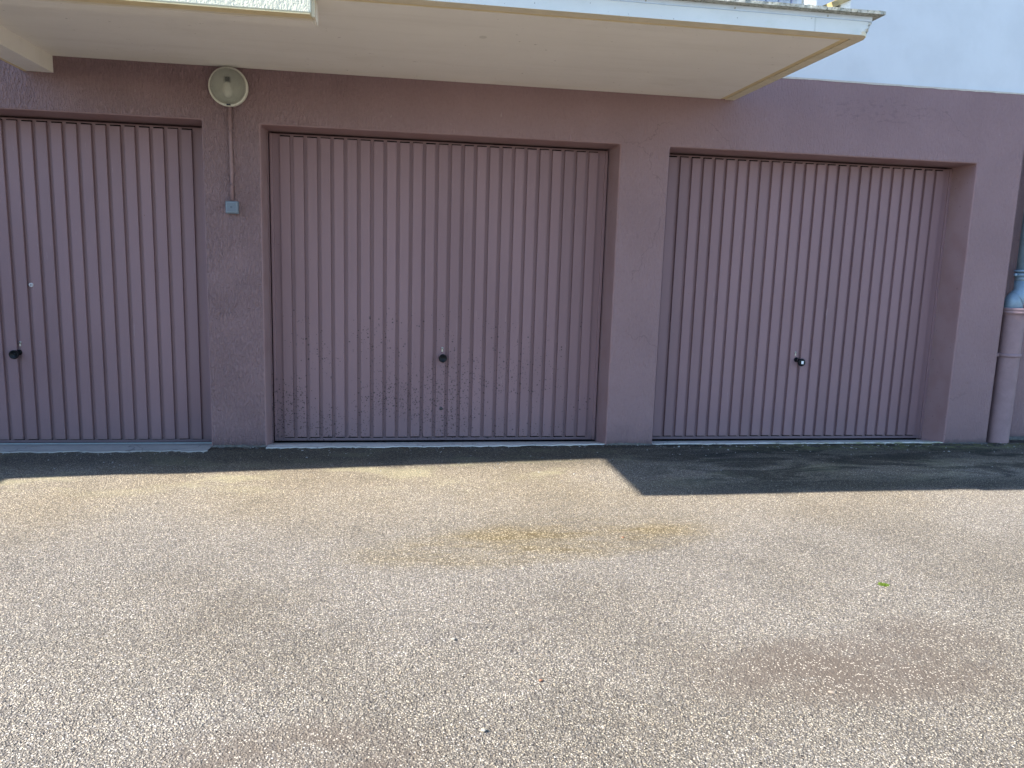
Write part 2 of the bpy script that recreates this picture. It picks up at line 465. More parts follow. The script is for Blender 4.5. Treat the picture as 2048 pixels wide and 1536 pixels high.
def mat_asphalt():
    k = NT("aged_asphalt")
    warp = k.noise(40, 2, 0.5, color=True)
    pv = k.n("ShaderNodeVectorMath", operation='MULTIPLY_ADD')
    k.l(warp, pv.inputs[0]); pv.inputs[1].default_value = (0.006, 0.006, 0.0); k.l(k.pos, pv.inputs[2])
    fl = k.n("ShaderNodeVectorMath", operation='MULTIPLY')
    k.l(pv.outputs[0], fl.inputs[0]); fl.inputs[1].default_value = (1, 1, 0)
    P = fl.outputs[0]
    v1 = k.vor(165, vec=P)           # aggregate, about 7 mm
    v2 = k.vor(310, vec=P)           # finer chips
    c1 = k.n("ShaderNodeSeparateColor"); k.l(v1.outputs["Color"], c1.inputs[0])
    c2 = k.n("ShaderNodeSeparateColor"); k.l(v2.outputs["Color"], c2.inputs[0])
    # large-scale history of the yard
    n_big = k.noise(0.75, 4, 0.55)
    n_mid = k.noise(3.1, 4, 0.6)
    # damp, dirt-filled strip next to the facade, darkened further to paint in its shade
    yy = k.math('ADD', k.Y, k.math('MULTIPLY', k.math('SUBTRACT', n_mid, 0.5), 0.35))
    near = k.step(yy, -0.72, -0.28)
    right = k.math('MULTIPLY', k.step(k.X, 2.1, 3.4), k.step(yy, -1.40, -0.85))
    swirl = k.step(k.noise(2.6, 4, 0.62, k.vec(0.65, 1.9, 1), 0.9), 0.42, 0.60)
    right = k.math('MULTIPLY', k.math('MULTIPLY', k.step(k.X, 2.1, 3.2), k.step(k.math('ADD', k.Y, k.math('MULTIPLY', k.math('SUBTRACT', n_mid, 0.5), 0.12)), -1.30, -1.12)), k.math('MAXIMUM', k.math('MULTIPLY', swirl, 1.0), k.math('MULTIPLY', k.step(k.Y, -0.85, -1.08), 0.85)))  # dark up to the slab's shadow edge: painted shade plus damp swirls
    # silted hollows where fines fill the voids and single white chips stand out
    silt = k.math('MAXIMUM', k.blob(2.42, -3.17, 0.78, 0.30, 1.0, 0.0), k.blob(0.62, -3.52, 0.50, 0.30, 1.0, 0.0))
    silt = k.math('MAXIMUM', silt, k.math('MULTIPLY', k.blob(2.85, -3.0, 0.35, 0.22), 0.7))
    silt = k.math('MULTIPLY', silt, k.step(k.noise(4, 5, 0.65, k.vec(0.7, 1.4, 1)), 0.22, 0.60))
    # ochre mossy drift across the middle
    my = k.math('SUBTRACT', k.Y, k.math('MULTIPLY', k.math('SUBTRACT', k.X, 1.0), 0.17))
    mossd = k.math('MULTIPLY', k.blob(1.62, -2.02, 1.15, 0.34, 1.0, 0.0, ay=my), k.step(k.noise(3.4, 5, 0.65, k.vec(0.55, 1.7, 1)), 0.25, 0.72))
    # stone and binder colours
    stone = k.ramp(c1.outputs[0], [(0.0, (0.13, 0.12, 0.11)), (0.30, (0.24, 0.22, 0.195)), (0.62, (0.36, 0.33, 0.285)), (0.86, (0.50, 0.46, 0.385)), (1.0, (0.66, 0.62, 0.54))])
    tint = k.ramp(c1.outputs[1], [(0.0, (0.92, 0.96, 1.10)), (0.5, (1, 1, 1)), (0.9, (1.03, 1.0, 0.92)), (1.0, (1.08, 0.97, 0.88))])
    stone = k.mix(1.0, stone, tint, 'MULTIPLY')
    fine = k.ramp(c2.outputs[0], [(0.0, (0.12, 0.11, 0.10)), (0.6, (0.28, 0.255, 0.22)), (1.0, (0.52, 0.48, 0.41))])
    usefine = k.step(c1.outputs[2], 0.44, 0.56)
    col = k.mix(usefine, stone, fine)
    edge = k.step(v1.outputs["Distance"], 0.30, 0.60)
    col = k.mix(k.math('MULTIPLY', edge, 0.78), col, (0.085, 0.076, 0.07))
    # rare deep voids
    void = k.math('MULTIPLY', k.step(c2.outputs[1], 0.925, 0.935), k.step(v2.outputs["Distance"], 0.5, 0.3))
    col = k.mix(k.math('MULTIPLY', void, 0.85), col, (0.03, 0.028, 0.03))
    v3 = k.vor(62, vec=P)
    c3 = k.n('ShaderNodeSeparateColor'); k.l(v3.outputs['Color'], c3.inputs[0])
    pit = k.math('MULTIPLY', k.step(c3.outputs[0], 0.90, 0.91), k.step(v3.outputs['Distance'], 0.30, 0.18))
    pit = k.math('MULTIPLY', pit, k.step(k.Y, -1.6, -2.8))
    col = k.mix(k.math('MULTIPLY', pit, 0.85), col, (0.035, 0.032, 0.035))
    # big tonal drifts
    col = k.mix(k.step(n_big, 0.35, 0.68), col, k.mix(1.0, col, (0.78, 0.76, 0.72), 'MULTIPLY'))
    col = k.mix(k.math('MULTIPLY', k.step(n_mid, 0.50, 0.72), 0.45), col, k.mix(1.0, col, (0.80, 0.82, 0.86), 'MULTIPLY'))
    # silt
    chips = k.step(c1.outputs[0], 0.80, 0.88)
    siltc = k.mix(k.math('MULTIPLY', chips, k.step(v1.outputs["Distance"], 0.5, 0.34)), (0.092, 0.075, 0.062), (0.44, 0.40, 0.34))
    col = k.mix(k.math('MULTIPLY', silt, 0.95), col, siltc)
    mossc = k.mix(1.0, k.mix(k.step(c1.outputs[0], 0.62, 0.85), (0.145, 0.115, 0.055), (0.46, 0.40, 0.27)), k.mix(1.0, col, (2.6, 2.6, 2.6), 'MULTIPLY'), 'MULTIPLY')
    mossc = k.mix(0.5, mossc, k.mix(k.step(c1.outputs[0], 0.70, 0.88), (0.15, 0.115, 0.05), (0.44, 0.38, 0.26)))
    col = k.mix(k.math('MULTIPLY', mossd, 0.95), col, mossc)
    # pale lichen bloom near the old shadow line
    lich = k.math('MULTIPLY', k.step(k.noise(2.4, 4, 0.6, k.vec(0.7, 1.5, 1, 4.0)), 0.50, 0.66), k.math('MULTIPLY', k.step(k.Y, -1.25, -0.8), 0.28))
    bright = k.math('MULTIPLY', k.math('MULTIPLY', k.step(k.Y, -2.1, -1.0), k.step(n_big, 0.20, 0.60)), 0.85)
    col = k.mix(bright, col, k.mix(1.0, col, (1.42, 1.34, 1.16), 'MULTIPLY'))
    col = k.mix(lich, col, (0.40, 0.38, 0.22))
    # damp strip with painted shade multiplied into the colour
    damp_shade = k.math('MULTIPLY', near, 0.78)
    damp_shade_c = k.mix(1.0, col, (0.28, 0.30, 0.32), 'MULTIPLY')
    col = k.mix(damp_shade, col, damp_shade_c)
    col = k.mix(k.math('MULTIPLY', right, 0.80), col, k.mix(1.0, col, (0.22, 0.24, 0.23), 'MULTIPLY'))  # painted slab shade and damp on the right-hand side
    # moss line along the foot of the right-hand piers
    ym = k.math('ADD', k.Y, k.math('MULTIPLY', k.noise(6, 4, 0.6), 0.14))
    m2 = k.math('MULTIPLY', k.step(ym, -0.20, 0.0), k.step(k.X, 2.6, 4.2))
    m2 = k.math('MULTIPLY', m2, k.step(k.noise(11, 5, 0.7), 0.40, 0.60))
    col = k.mix(k.math('MULTIPLY', m2, 0.80), col, (0.16, 0.17, 0.07))
    col = k.mix(1.0, col, (1.03, 1.015, 0.985), 'MULTIPLY')
    # relief
    dome = k.math('SUBTRACT', 1.0, k.math('MINIMUM', v1.outputs["Distance"], 1.0))
    lift = k.math('MULTIPLY', dome, k.math('MULTIPLY_ADD', c1.outputs[1], 0.8, 0.4))
    h = k.math('ADD', lift, k.math('MULTIPLY', k.math('SUBTRACT', 1.0, v2.outputs["Distance"]), 0.35))
    h = k.math('SUBTRACT', h, k.math('MULTIPLY', k.math('MAXIMUM', void, pit), 1.3))
    calm = k.math('MULTIPLY_ADD', k.math('MAXIMUM', silt, k.math('MULTIPLY', near, 0.8)), -0.55, 1.0)
    h = k.math('MULTIPLY', h, calm)
    nrm = k.bump(h, 1.0, 0.0060)
    nrm = k.bump(k.noise(16, 4, 0.6), 0.35, 0.012, nrm)
    return k.done(col, 0.88, nrm, 0.25)

def mat_plain(name, col, rough=0.6, spec=0.3, metal=0.0, var=0.12, scale=30, dirt=None, bump=0.15, bd=0.001):
    k = NT(name)
    n = k.noise(scale, 4, 0.6)
    c = k.mix(k.step(n, 0.3, 0.7), col, tuple(x * (1 - var) for x in col))
    if dirt:
        c = k.mix(k.math('MULTIPLY', k.step(k.noise(scale * 1.7, 4, 0.65), 0.55, 0.72), 0.5), c, dirt)
    return k.done(c, rough, k.bump(n, bump, bd), spec, metal)

M = {}
M['wall'] = mat_mauve_wall()
M['jamb'] = mat_jamb()
M['door_l'] = mat_door("mauve_steel_clean", 0.0)
M['door_m'] = mat_door("mauve_steel_splashed", 1.0)
M['door_r'] = mat_door("mauve_steel_plain", 0.0)
M['white'] = mat_white("white_upper_render", (0.64, 0.665, 0.68), (0.5, 0.52, 0.5), 0.15)
M['parapet'] = mat_white("rough_white_parapet", (0.62, 0.60, 0.47), (0.32, 0.34, 0.25), 0.3, 0.30, 0.7)
M['soffit'] = mat_soffit()
M['ochre'] = mat_ochre()
M['ledge'] = mat_ledge()
M['fascia'] = mat_fascia()
M['coping'] = mat_coping()
M['conc'] = mat_concrete()
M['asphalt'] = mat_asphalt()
M['black'] = mat_plain("garage_darkness", (0.012, 0.011, 0.012), 0.9, 0.1)
M['knob'] = mat_plain("black_plastic", (0.006, 0.0065, 0.009), 0.42, 0.22, var=0.3, bump=0.05)
M['chrome'] = mat_plain("dull_lock_metal", (0.46, 0.45, 0.42), 0.35, 0.5, 0.85, dirt=(0.2, 0.18, 0.14))
M['sticker'] = mat_plain("white_sticker", (0.78, 0.79, 0.80), 0.5, var=0.04)
M['grommet'] = mat_plain("pale_grommet", (0.5, 0.46, 0.46), 0.5)
M['steel'] = mat_plain("galvanised_track", (0.46, 0.52, 0.48), 0.45, 0.5, 0.3)
M['ring'] = mat_plain("ivory_lamp_base", (0.66, 0.63, 0.54), 0.5, dirt=(0.3, 0.26, 0.18))
M['sw'] = mat_plain("grey_switch_plastic", (0.155, 0.185, 0.225), 0.4, 0.4, var=0.05)
M['sw2'] = mat_plain("grey_switch_rocker", (0.13, 0.158, 0.20), 0.38, 0.4, var=0.05)
M['ink'] = mat_plain("dark_print", (0.03, 0.035, 0.05), 0.5)
M['mpipe'] = mat_plain("mauve_painted_pipe", (0.29, 0.195, 0.205), 0.6, 0.3, var=0.15, scale=12, dirt=(0.23, 0.155, 0.16), bump=0.3)
M['cpipe'] = mat_plain("conduit_paint", (0.27, 0.17, 0.17), 0.6)
M['bpipe'] = mat_plain("blue_grey_zinc_pipe", (0.21, 0.30, 0.38), 0.45, 0.5, 0.15, var=0.2, scale=14, dirt=(0.2, 0.25, 0.28), bump=0.3)
M['gap'] = mat_plain("black_gap", (0.01, 0.01, 0.01), 0.9, 0.1)
M['rail'] = mat_plain("white_painted_iron", (0.72, 0.72, 0.68), 0.5, dirt=(0.10, 0.10, 0.11), scale=60)
M['wood'] = mat_plain("weathered_board", (0.42, 0.33, 0.17), 0.8, 0.2, var=0.4, scale=24, dirt=(0.16, 0.15, 0.07))
M['stone'] = mat_plain("pale_stone", (0.22, 0.185, 0.15), 0.8, 0.2, var=0.25, scale=90, bump=0.4)
M['chip'] = mat_plain("white_stone", (0.32, 0.30, 0.25), 0.8, 0.2, var=0.15, scale=90, bump=0.4)
M['brick_chip'] = mat_plain("terracotta_chip", (0.26, 0.13, 0.08), 0.85, 0.2)
M['moss'] = mat_plain("bright_moss", (0.11, 0.17, 0.025), 0.9, 0.1, var=0.4, scale=120)

# ------------------------------------------------------------------ ground
def ground():
    bm = bmesh.new()
    rg = random.Random(3)
    xs = [-60, -25, -12] + [-6 + 0.25 * i for i in range(65)] + [14, 25, 60]
    ys = [-60, -25, -14] + [-9 + 0.25 * i for i in range(36)] + [-0.13, 0.003, 0.02, 12, 40]
    def hz(x, y):
        if not (-6 < x < 10 and -9 < y < -0.3): return 0.0
        e = min(1, (-0.3 - y) / 1.0)
        return e * 0.004 * (math.sin(x * 1.7 + 0.6) * math.cos(y * 1.3 + 1) + 0.5 * math.sin(x * 3.1 - y * 2.3))
    g = [[bm.verts.new((x, y, hz(x, y) - (0.09 if y > 0.01 else 0))) for x in xs] for y in ys]
    for j in range(len(ys) - 1):
        for i in range(len(xs) - 1):
            f = bm.faces.new((g[j][i], g[j][i + 1], g[j + 1][i + 1], g[j + 1][i]))
            f.smooth = True
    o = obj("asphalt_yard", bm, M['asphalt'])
    tag(o, kind='structure')
    return o
ground()

# ------------------------------------------------------------------ the building
B = empty("apartment_building", (1.5, 0.3, 0))
tag(B, "apartment block with mauve ground floor, three ribbed garage doors and white storey above", "building")

ZM = 2.149         # soffit of the openings
ZB = 2.666         # top of the mauve base
YD = 0.271         # door plane
OPEN = [(-2.815, -0.3634), (0.0, 2.42), (2.7808, 5.1852)]
ZO = [2.159, 2.149, 2.149]
XR = 5.5655

def facade():
    bm = bmesh.new()
    xs = [-4.6, OPEN[0][0], OPEN[0][1], OPEN[1][0], OPEN[1][1], OPEN[2][0], OPEN[2][1], XR]
    zt = [ZO[0], ZO[1], ZO[2]]
    back = 0.42
    V = {}
    def v(x, y, z):
        key = (round(x, 4), round(y, 4), round(z, 4))
        if key not in V: V[key] = bm.verts.new((x, y, z))
        return V[key]
    def F(*p, m=0):
        f = bm.faces.new([v(*q) for q in p]); f.material_index = m
    Z0 = -0.04
    # piers
    for a, b, zl, zr in ((xs[0], xs[1], None, zt[0]), (xs[2], xs[3], zt[0], zt[1]), (xs[4], xs[5], zt[1], zt[2]), (xs[6], xs[7], zt[2], None)):
        pts = [(a, 0, Z0), (b, 0, Z0)]
        if zr: pts.append((b, 0, zr))
        pts.append((b, 0, ZB)); pts.append((a, 0, ZB))
        if zl: pts.append((a, 0, zl))
        F(*pts)
    for i, (a, b) in enumerate(OPEN):
        z = zt[i]
        F((a, 0, z), (b, 0, z), (b, 0, ZB), (a, 0, ZB))
        F((a, 0, z), (a, back, z), (b, back, z), (b, 0, z), m=1)
        F((a, 0, Z0), (a, back, Z0), (a, back, z), (a, 0, z), m=1)
        F((b, 0, Z0), (b, 0, z), (b, back, z), (b, back, Z0), m=1)
    # return at the right-hand corner, then the set-back wall behind the drainpipe
    F((XR, 0, Z0), (XR, 0.16, Z0), (XR, 0.16, ZB), (XR, 0, ZB))
    F((XR, 0.16, Z0), (12, 0.16, Z0), (12, 0.16, ZB), (XR, 0.16, ZB))
    F((xs[0], 0, ZB), (XR, 0, ZB), (XR, 0.16, ZB), (12, 0.16, ZB), (12, 0.5, ZB), (xs[0], 0.5, ZB))
    o = obj("wall", bm, [M['wall'], M['jamb']], B, bevel=0.012, seg=3, angle=60)
    o['label'] = "mauve rendered ground floor wall"
    for p in o.data.polygons: p.use_smooth = False
    return o
facade()

bm = bmesh.new()
box(bm, -4.6, 12, 0.012, 0.5, ZB + 0.004, 11.0)
o = obj("upper_wall", bm, M['white'], B)
o['label'] = "smooth white upper wall"
# thin ragged paint line where the two colours meet
bm = bmesh.new()
rg = random.Random(11)
x = 3.0
prev = None
while x < 6.3:
    h = 0.004 + rg.random() * 0.004
    a = (bm.verts.new((x, -0.003, ZB - h)), bm.verts.new((x, -0.003, ZB + 0.006)), bm.verts.new((x, 0.010, ZB + 0.006)))
    if prev:
        bm.faces.new((prev[0], a[0], a[1], prev[1]))
        bm.faces.new((prev[1], a[1], a[2], prev[2]))
    prev = a
    x += 0.02 + rg.random() * 0.10
    if x > XR - 0.015: break
o = obj("render_bead", bm, mat_plain("cream_bead", (0.58, 0.52, 0.45), 0.8), B)

# dark garage interiors behind the leaves (closed boxes, seen only through gaps)
for i, (a, b) in enumerate(OPEN):
    bm = bmesh.new()
    y0, y1, z0, z1 = 0.36, 1.6, -0.3, 2.3
    box(bm, a - 0.02, b + 0.02, y0, y1, z0, z1)
    bm.faces.ensure_lookup_table()
    for f in list(bm.faces):
        c = f.calc_center_median()
        if abs(c.y - y0) < 1e-4: bm.faces.remove(f)
    obj("garage_interior", bm, M['black'], B)

# ------------------------------------------------------------------ garage doors
PITCH, SW, NS = 0.09075, 0.068, 25
def garage_door(idx):
    a, b = OPEN[idx]
    x0 = {0: -2.800, 1: 0.0170, 2: 2.798}[idx]
    LW = 2.388
    x1 = x0 + LW
    mat = M[('door_l', 'door_m', 'door_r')[idx]]
    zt = ZO[idx] - 0.012
    zb = -0.020 if idx else -0.026
    y = YD
    D = empty("garage_door", ((x0 + x1) / 2, y, zb), B)
    D.location = Vector(D.location) - Vector(B.location)
    D['label'] = ["ribbed mauve garage door at the left edge with a lock above its knob",
                  "ribbed mauve garage door in the middle speckled with mud near its foot",
                  "ribbed mauve garage door on the right, black knob with white sticker"][idx]
    s0 = x0 + 0.068                                    # first slat
    z_s0, z_s1 = (0.010, 2.118)
    if idx == 0: z_s0, z_s1 = 0.000, 2.128
    zfb, zft = z_s0 - 0.010, z_s1 + 0.010
    # back sheet with a punched slot above and below each rib
    bm = bmesh.new()
    V = {}
    def v(x, z):
        k_ = (round(x, 5), round(z, 5))
        if k_ not in V: V[k_] = bm.verts.new((x, y, z))
        return V[k_]
    cols = [x0]
    for i in range(NS):
        cols += [s0 + i * PITCH, s0 + i * PITCH + SW]
    cols.append(x1)
    rows = [zb, zfb, z_s0 + 0.004, z_s1 - 0.004, zft, zt]
    for ci in range(len(cols) - 1):
        for ri in range(5):
            if ri in (1, 3) and ci % 2 == 1: continue
            bm.faces.new((v(cols[ci], rows[ri]), v(cols[ci + 1], rows[ri]), v(cols[ci + 1], rows[ri + 1]), v(cols[ci], rows[ri + 1])))
    ex = bmesh.ops.extrude_face_region(bm, geom=list(bm.faces))
    bmesh.ops.translate(bm, verts=[e for e in ex['geom'] if isinstance(e, bmesh.types.BMVert)], vec=(0, 0.002, 0))
    obj("door_sheet", bm, mat, D)
    # leaf edge: a raised border profile
    bm = bmesh.new()
    box(bm, x0 - 0.001, x0 + 0.020, y - 0.012, y + 0.02, zb - 0.001, zt + 0.001)
    obj("edge_profile", bm, mat, D, bevel=0.003, seg=2)
    bm = bmesh.new()
    box(bm, x1 - 0.020, x1 + 0.001, y - 0.012, y + 0.02, zb - 0.001, zt + 0.001)
    obj("edge_profile", bm, mat, D, bevel=0.003, seg=2)
    bm = bmesh.new()
    box(bm, x0 + 0.021, x1 - 0.021, y - 0.011, y - 0.0015, zb, zb + 0.020)
    obj("bottom_rail", bm, mat, D, bevel=0.003)
    bm = bmesh.new()
    box(bm, x0 + 0.021, x1 - 0.021, y - 0.009, y - 0.0015, zft + 0.006, zt)
    obj("top_rail", bm, mat, D, bevel=0.002)
    # fixed frame hidden behind the reveal, dark joint between
    bm = bmesh.new()
    box(bm, a + 0.0005, x0 - 0.009, y - 0.004, y + 0.05, zb - 0.01, zt + 0.01)
    obj("door_frame", bm, mat, D)
    bm = bmesh.new()
    box(bm, x1 + 0.009, b - 0.0005, y - 0.004, y + 0.05, zb - 0.01, zt + 0.01)
    obj("door_frame", bm, mat, D)
    bm = bmesh.new()
    box(bm, a, b, y + 0.051, y + 0.085, zb - 0.05, zt + 0.02)
    ob = obj("dark_backing", bm, M['gap'], D)
    # slats: pressed trapezoid ribs; one mesh shared by all of a door
    t = 0.021; sl = 0.0012
    me = bpy.data.meshes.new("slat")
    bm = bmesh.new()
    w_ = SW
    front = [bm.verts.new(p) for p in ((sl, -t, z_s0), (w_ - sl, -t, z_s0), (w_ - sl, -t, z_s1), (sl, -t, z_s1))]
    backv = [bm.verts.new(p) for p in ((0, -0.0008, z_s0), (w_, -0.0008, z_s0), (w_, -0.0008, z_s1), (0, -0.0008, z_s1))]
    bm.faces.new(front)
    for q in ((0, 1), (1, 2), (2, 3), (3, 0)):
        bm.faces.new((backv[q[0]], backv[q[1]], front[q[1]], front[q[0]]))
    bmesh.ops.bevel(bm, geom=[e for e in bm.edges if abs(e.verts[0].co.y + t) < 1e-5 and abs(e.verts[1].co.y + t) < 1e-5], offset=0.0014, segments=2, affect='EDGES')
    bmesh.ops.recalc_face_normals(bm, faces=bm.faces)
    bm.to_mesh(me); bm.free()
    me.materials.append(mat)
    rr = random.Random(idx + 40)
    off = Vector(B.location) + Vector(D.location)
    for i in range(NS):
        s = bpy.data.objects.new("slat", me)
        C.objects.link(s)
        s.parent = D
        s.location = Vector((s0 + i * PITCH, y + rr.uniform(-0.0006, 0.0006), rr.uniform(-0.0015, 0.0015))) - off
        s.rotation_euler = (0, rr.uniform(-0.0004, 0.0004), 0)
    # furniture
    kx, kz = {0: (-1.653, 0.602), 1: (1.222, 0.606), 2: (4.010, 0.616)}[idx]
    lx, lz = {0: (-1.643, 0.676), 1: (1.219, 0.676), 2: (3.999, 0.680)}[idx]
    yf = y - t
    # T-shaped knob: shank, cranked arm, round head
    bm = bmesh.new()
    dx = {0: -0.014, 1: 0.0, 2: 0.022}[idx]
    dz = {0: -0.004, 1: 0.0, 2: -0.010}[idx]
    lathe_y(bm, kx, kz + 0.006, [(0.019, yf + 0.0005), (0.019, yf - 0.004), (0.0125, yf - 0.007), (0.0115, yf - 0.030)], 24)
    tube(bm, [(kx, yf - 0.026, kz + 0.006), (kx + dx, yf - 0.040, kz + dz)], [0.0135, 0.0155], 20)
    if idx == 2:
        lathe_y(bm, kx + dx, kz + dz, [(0.015, yf - 0.030), (0.028, yf - 0.036), (0.031, yf - 0.044), (0.029, yf - 0.052), (0.026, yf - 0.054), (0.0, yf - 0.0545)], 32)
        quad(bm, (kx + dx - 0.008, yf - 0.0556, kz + dz - 0.012), (kx + dx + 0.012, yf - 0.0556, kz + dz - 0.012), (kx + dx + 0.012, yf - 0.0556, kz + dz + 0.012), (kx + dx - 0.008, yf - 0.0556, kz + dz + 0.012), 1)
    else:
        lathe_y(bm, kx + dx, kz + dz, [(0.015, yf - 0.030), (0.028, yf - 0.036), (0.031, yf - 0.044), (0.030, yf - 0.052), (0.026, yf - 0.054), (0.020, yf - 0.048), (0.0, yf - 0.046)], 32)
    obj("handle", bm, [M['knob'], M['sticker']], D)
    bm = bmesh.new()
    lathe_y(bm, lx, lz, [(0.0085, yf + 0.001), (0.0085, yf - 0.003), (0.0, yf - 0.0032)], 20)
    box(bm, lx - 0.0052, lx + 0.0052, yf - 0.0029, yf + 0.001, lz - 0.026, lz - 0.004)
    box(bm, lx - 0.0010, lx + 0.0010, yf - 0.0040, yf - 0.0033, lz - 0.005, lz + 0.005, 1)
    obj("lock", bm, [M['chrome'], M['ink']], D)
    if idx == 0:
        bm = bmesh.new()
        gx, gz = -1.549, 1.066
        lathe_y(bm, gx, gz, [(0.0145, yf + 0.001), (0.0145, yf - 0.004), (0.0115, yf - 0.006), (0.0075, yf - 0.0055), (0.0, yf - 0.0055)], 28)
        box(bm, gx - 0.006, gx + 0.006, yf - 0.0066, yf - 0.0058, gz - 0.0022, gz + 0.0022, 1)
        obj("upper_lock", bm, [M['grommet'], M['ink']], D)
        bm = bmesh.new()
        box(bm, a + 0.004, b - 0.004, y - 0.022, y - 0.013, zb - 0.026, zb - 0.001)
        obj("threshold_strip", bm, M['steel'], D, bevel=0.002)
    if idx == 1:
        bm = bmesh.new()
        lathe_y(bm, 1.217, 0.224, [(0.0125, yf + 0.001), (0.0125, yf - 0.002), (0.0, yf - 0.0025)], 24)
        obj("keyhole_cover", bm, mat_plain("dull_cover", (0.07, 0.065, 0.065), 0.5), D)
        me2 = None
        for qx in (1.180, 1.2645):
            for qz in (0.198, 0.258):
                if me2 is None:
                    bm = bmesh.new()
                    lathe_y(bm, 0, 0, [(0.006, 0.0), (0.0055, -0.003), (0.003, -0.0045), (0.0, -0.005)], 16)
                    me2 = bpy.data.meshes.new("rivet"); bm.to_mesh(me2); bm.free(); me2.materials.append(mat)
                r = bpy.data.objects.new("rivet", me2)
                C.objects.link(r); r.parent = D
                r.location = Vector((qx, y - 0.0002, qz)) - off
    return D
for i in range(3):
    garage_door(i)

# thresholds: worn concrete, front edge ragged against the asphalt
def threshold(idx):
    a, b = OPEN[idx]
    bm = bmesh.new()
    rg = random.Random(20 + idx)
    yf0 = (-0.125, -0.045, 0.005)[idx]
    xa, xb = a + 0.003, b - 0.003
    if idx == 0: xb = b + 0.0
    n = 120
    top_f, mid, top_b, low = [], [], [], []
    jit = 0.0
    for i in range(n + 1):
        x = xa + (xb - xa) * i / n
        jit = jit * 0.6 + rg.uniform(-0.012, 0.012)
        yf = yf0 + jit
        if idx == 1: yf += 0.05 * (i / n) ** 2
        yf = min(yf, 0.05)
        top_f.append(bm.verts.new((x, yf, 0.007 + rg.uniform(-0.001, 0.001))))
        low.append(bm.verts.new((x, yf - 0.004, -0.02)))
        mid.append(bm.verts.new((x, 0.05, 0.002)))
        top_b.append(bm.verts.new((x, 0.40, -0.061)))
    for i in range(n):
        bm.faces.new((top_f[i], top_f[i + 1], mid[i + 1], mid[i]))
        bm.faces.new((mid[i], mid[i + 1], top_b[i + 1], top_b[i]))
        bm.faces.new((low[i], low[i + 1], top_f[i + 1], top_f[i]))
    o = obj("door_sill", bm, M['conc'], B)
    o['label'] = ("dark grey concrete sill", "pale grey concrete sill", "mossy grey concrete sill")[idx]
for i in range(3): threshold(i)

# ragged mortar fillet where the piers meet the asphalt
def fillet():
    rg = random.Random(15)
    for a, b, yy in ((OPEN[0][1] + 0.002, -0.002, 0.0), (2.422, 2.779, 0.0), (5.187, XR - 0.002, 0.0), (XR + 0.002, 6.6, 0.16)):
        bm = bmesh.new()
        n = int((b - a) / 0.012)
        hj, dj = 0.005, 0.010
        rows = []
        for i in range(n + 1):
            x = a + (b - a) * i / n
            hj = min(0.016, max(0.0008, hj + rg.uniform(-0.004, 0.004)))
            dj = min(0.030, max(0.002, dj + rg.uniform(-0.006, 0.006)))
            rows.append((bm.verts.new((x, yy - 0.0015, hj)), bm.verts.new((x, yy - 0.0015 - dj * 0.45, hj * 0.7)), bm.verts.new((x, yy - 0.002 - dj, 0.0008)), bm.verts.new((x, yy - 0.002 - dj, -0.01)), bm.verts.new((x, yy - 0.0015, -0.01))))
        for i in range(n):
            for q in range(5):
                w2 = (q + 1) % 5
                bm.faces.new((rows[i][q], rows[i + 1][q], rows[i + 1][w2], rows[i][w2]))
        bm.faces.new(rows[0]); bm.faces.new(rows[-1])
        obj("mortar_fillet", bm, FIL, B)
FIL = mat_plain("dirty_mortar", (0.15, 0.145, 0.135), 0.9, 0.2, var=0.4, scale=45, dirt=(0.09, 0.10, 0.05), bump=0.6, bd=0.003)
fillet()

# ------------------------------------------------------------------ balcony
ZS, DS, XS, XL = 2.4877, 1.609, 3.2277, -1.405
ZD = 2.390                       # underside of the lower rim
XD = 0.496                       # where the lower rim ends
BAL = empty("balcony", (1.0, 0, ZS), B)
BAL.location = Vector((1.0, 0, ZS)) - Vector(B.location)
bm = bmesh.new()
# soffit sheet: slab body, recessed slightly inside the drip edges
box(bm, XL + 0.13, XS - 0.103, -DS + 0.110, -0.0005, ZS + 0.003, ZS + 0.085)
obj("slab", bm, M['soffit'], BAL)
# drip edge: ochre groove, then ledge
bm = bmesh.new()
box(bm, XD - 0.02, XS - 0.066, -DS + 0.070, -DS + 0.110, ZS + 0.0055, ZS + 0.08)
box(bm, XS - 0.103, XS - 0.066, -DS + 0.110, -0.001, ZS + 0.0055, ZS + 0.08)
obj("drip_groove", bm, M['ochre'], BAL)

def ledge():
    bm = bmesh.new()
    rg = random.Random(5)
    # front ledge with a chipped outer right corner: outline polygon in plan, extruded
    y0, y1 = -DS, -DS + 0.070
    outer = [(XD, y0), (XS - 0.045, y0)]
    cx, cy = XS, y0
    cp = [(XS - 0.030, y0 + 0.006), (XS - 0.022, y0 + 0.020), (XS - 0.013, y0 + 0.026), (XS - 0.010, y0 + 0.045), (XS - 0.001, y0 + 0.060)]
    outer += cp
    outer += [(XS, -0.001), (XS - 0.066, -0.001), (XS - 0.066, y1), (XD, y1)]
    vb = [bm.verts.new((x, y, ZS)) for x, y in outer]
    vt = [bm.verts.new((x, y, ZS + 0.02)) for x, y in outer]
    bm.faces.new(vb)
    bm.faces.new(vt)
    for i in range(len(outer)):
        j = (i + 1) % len(outer)
        bm.faces.new((vb[i], vb[j], vt[j], vt[i]))
    return obj("drip_ledge", bm, M['ledge'], BAL)
ledge()

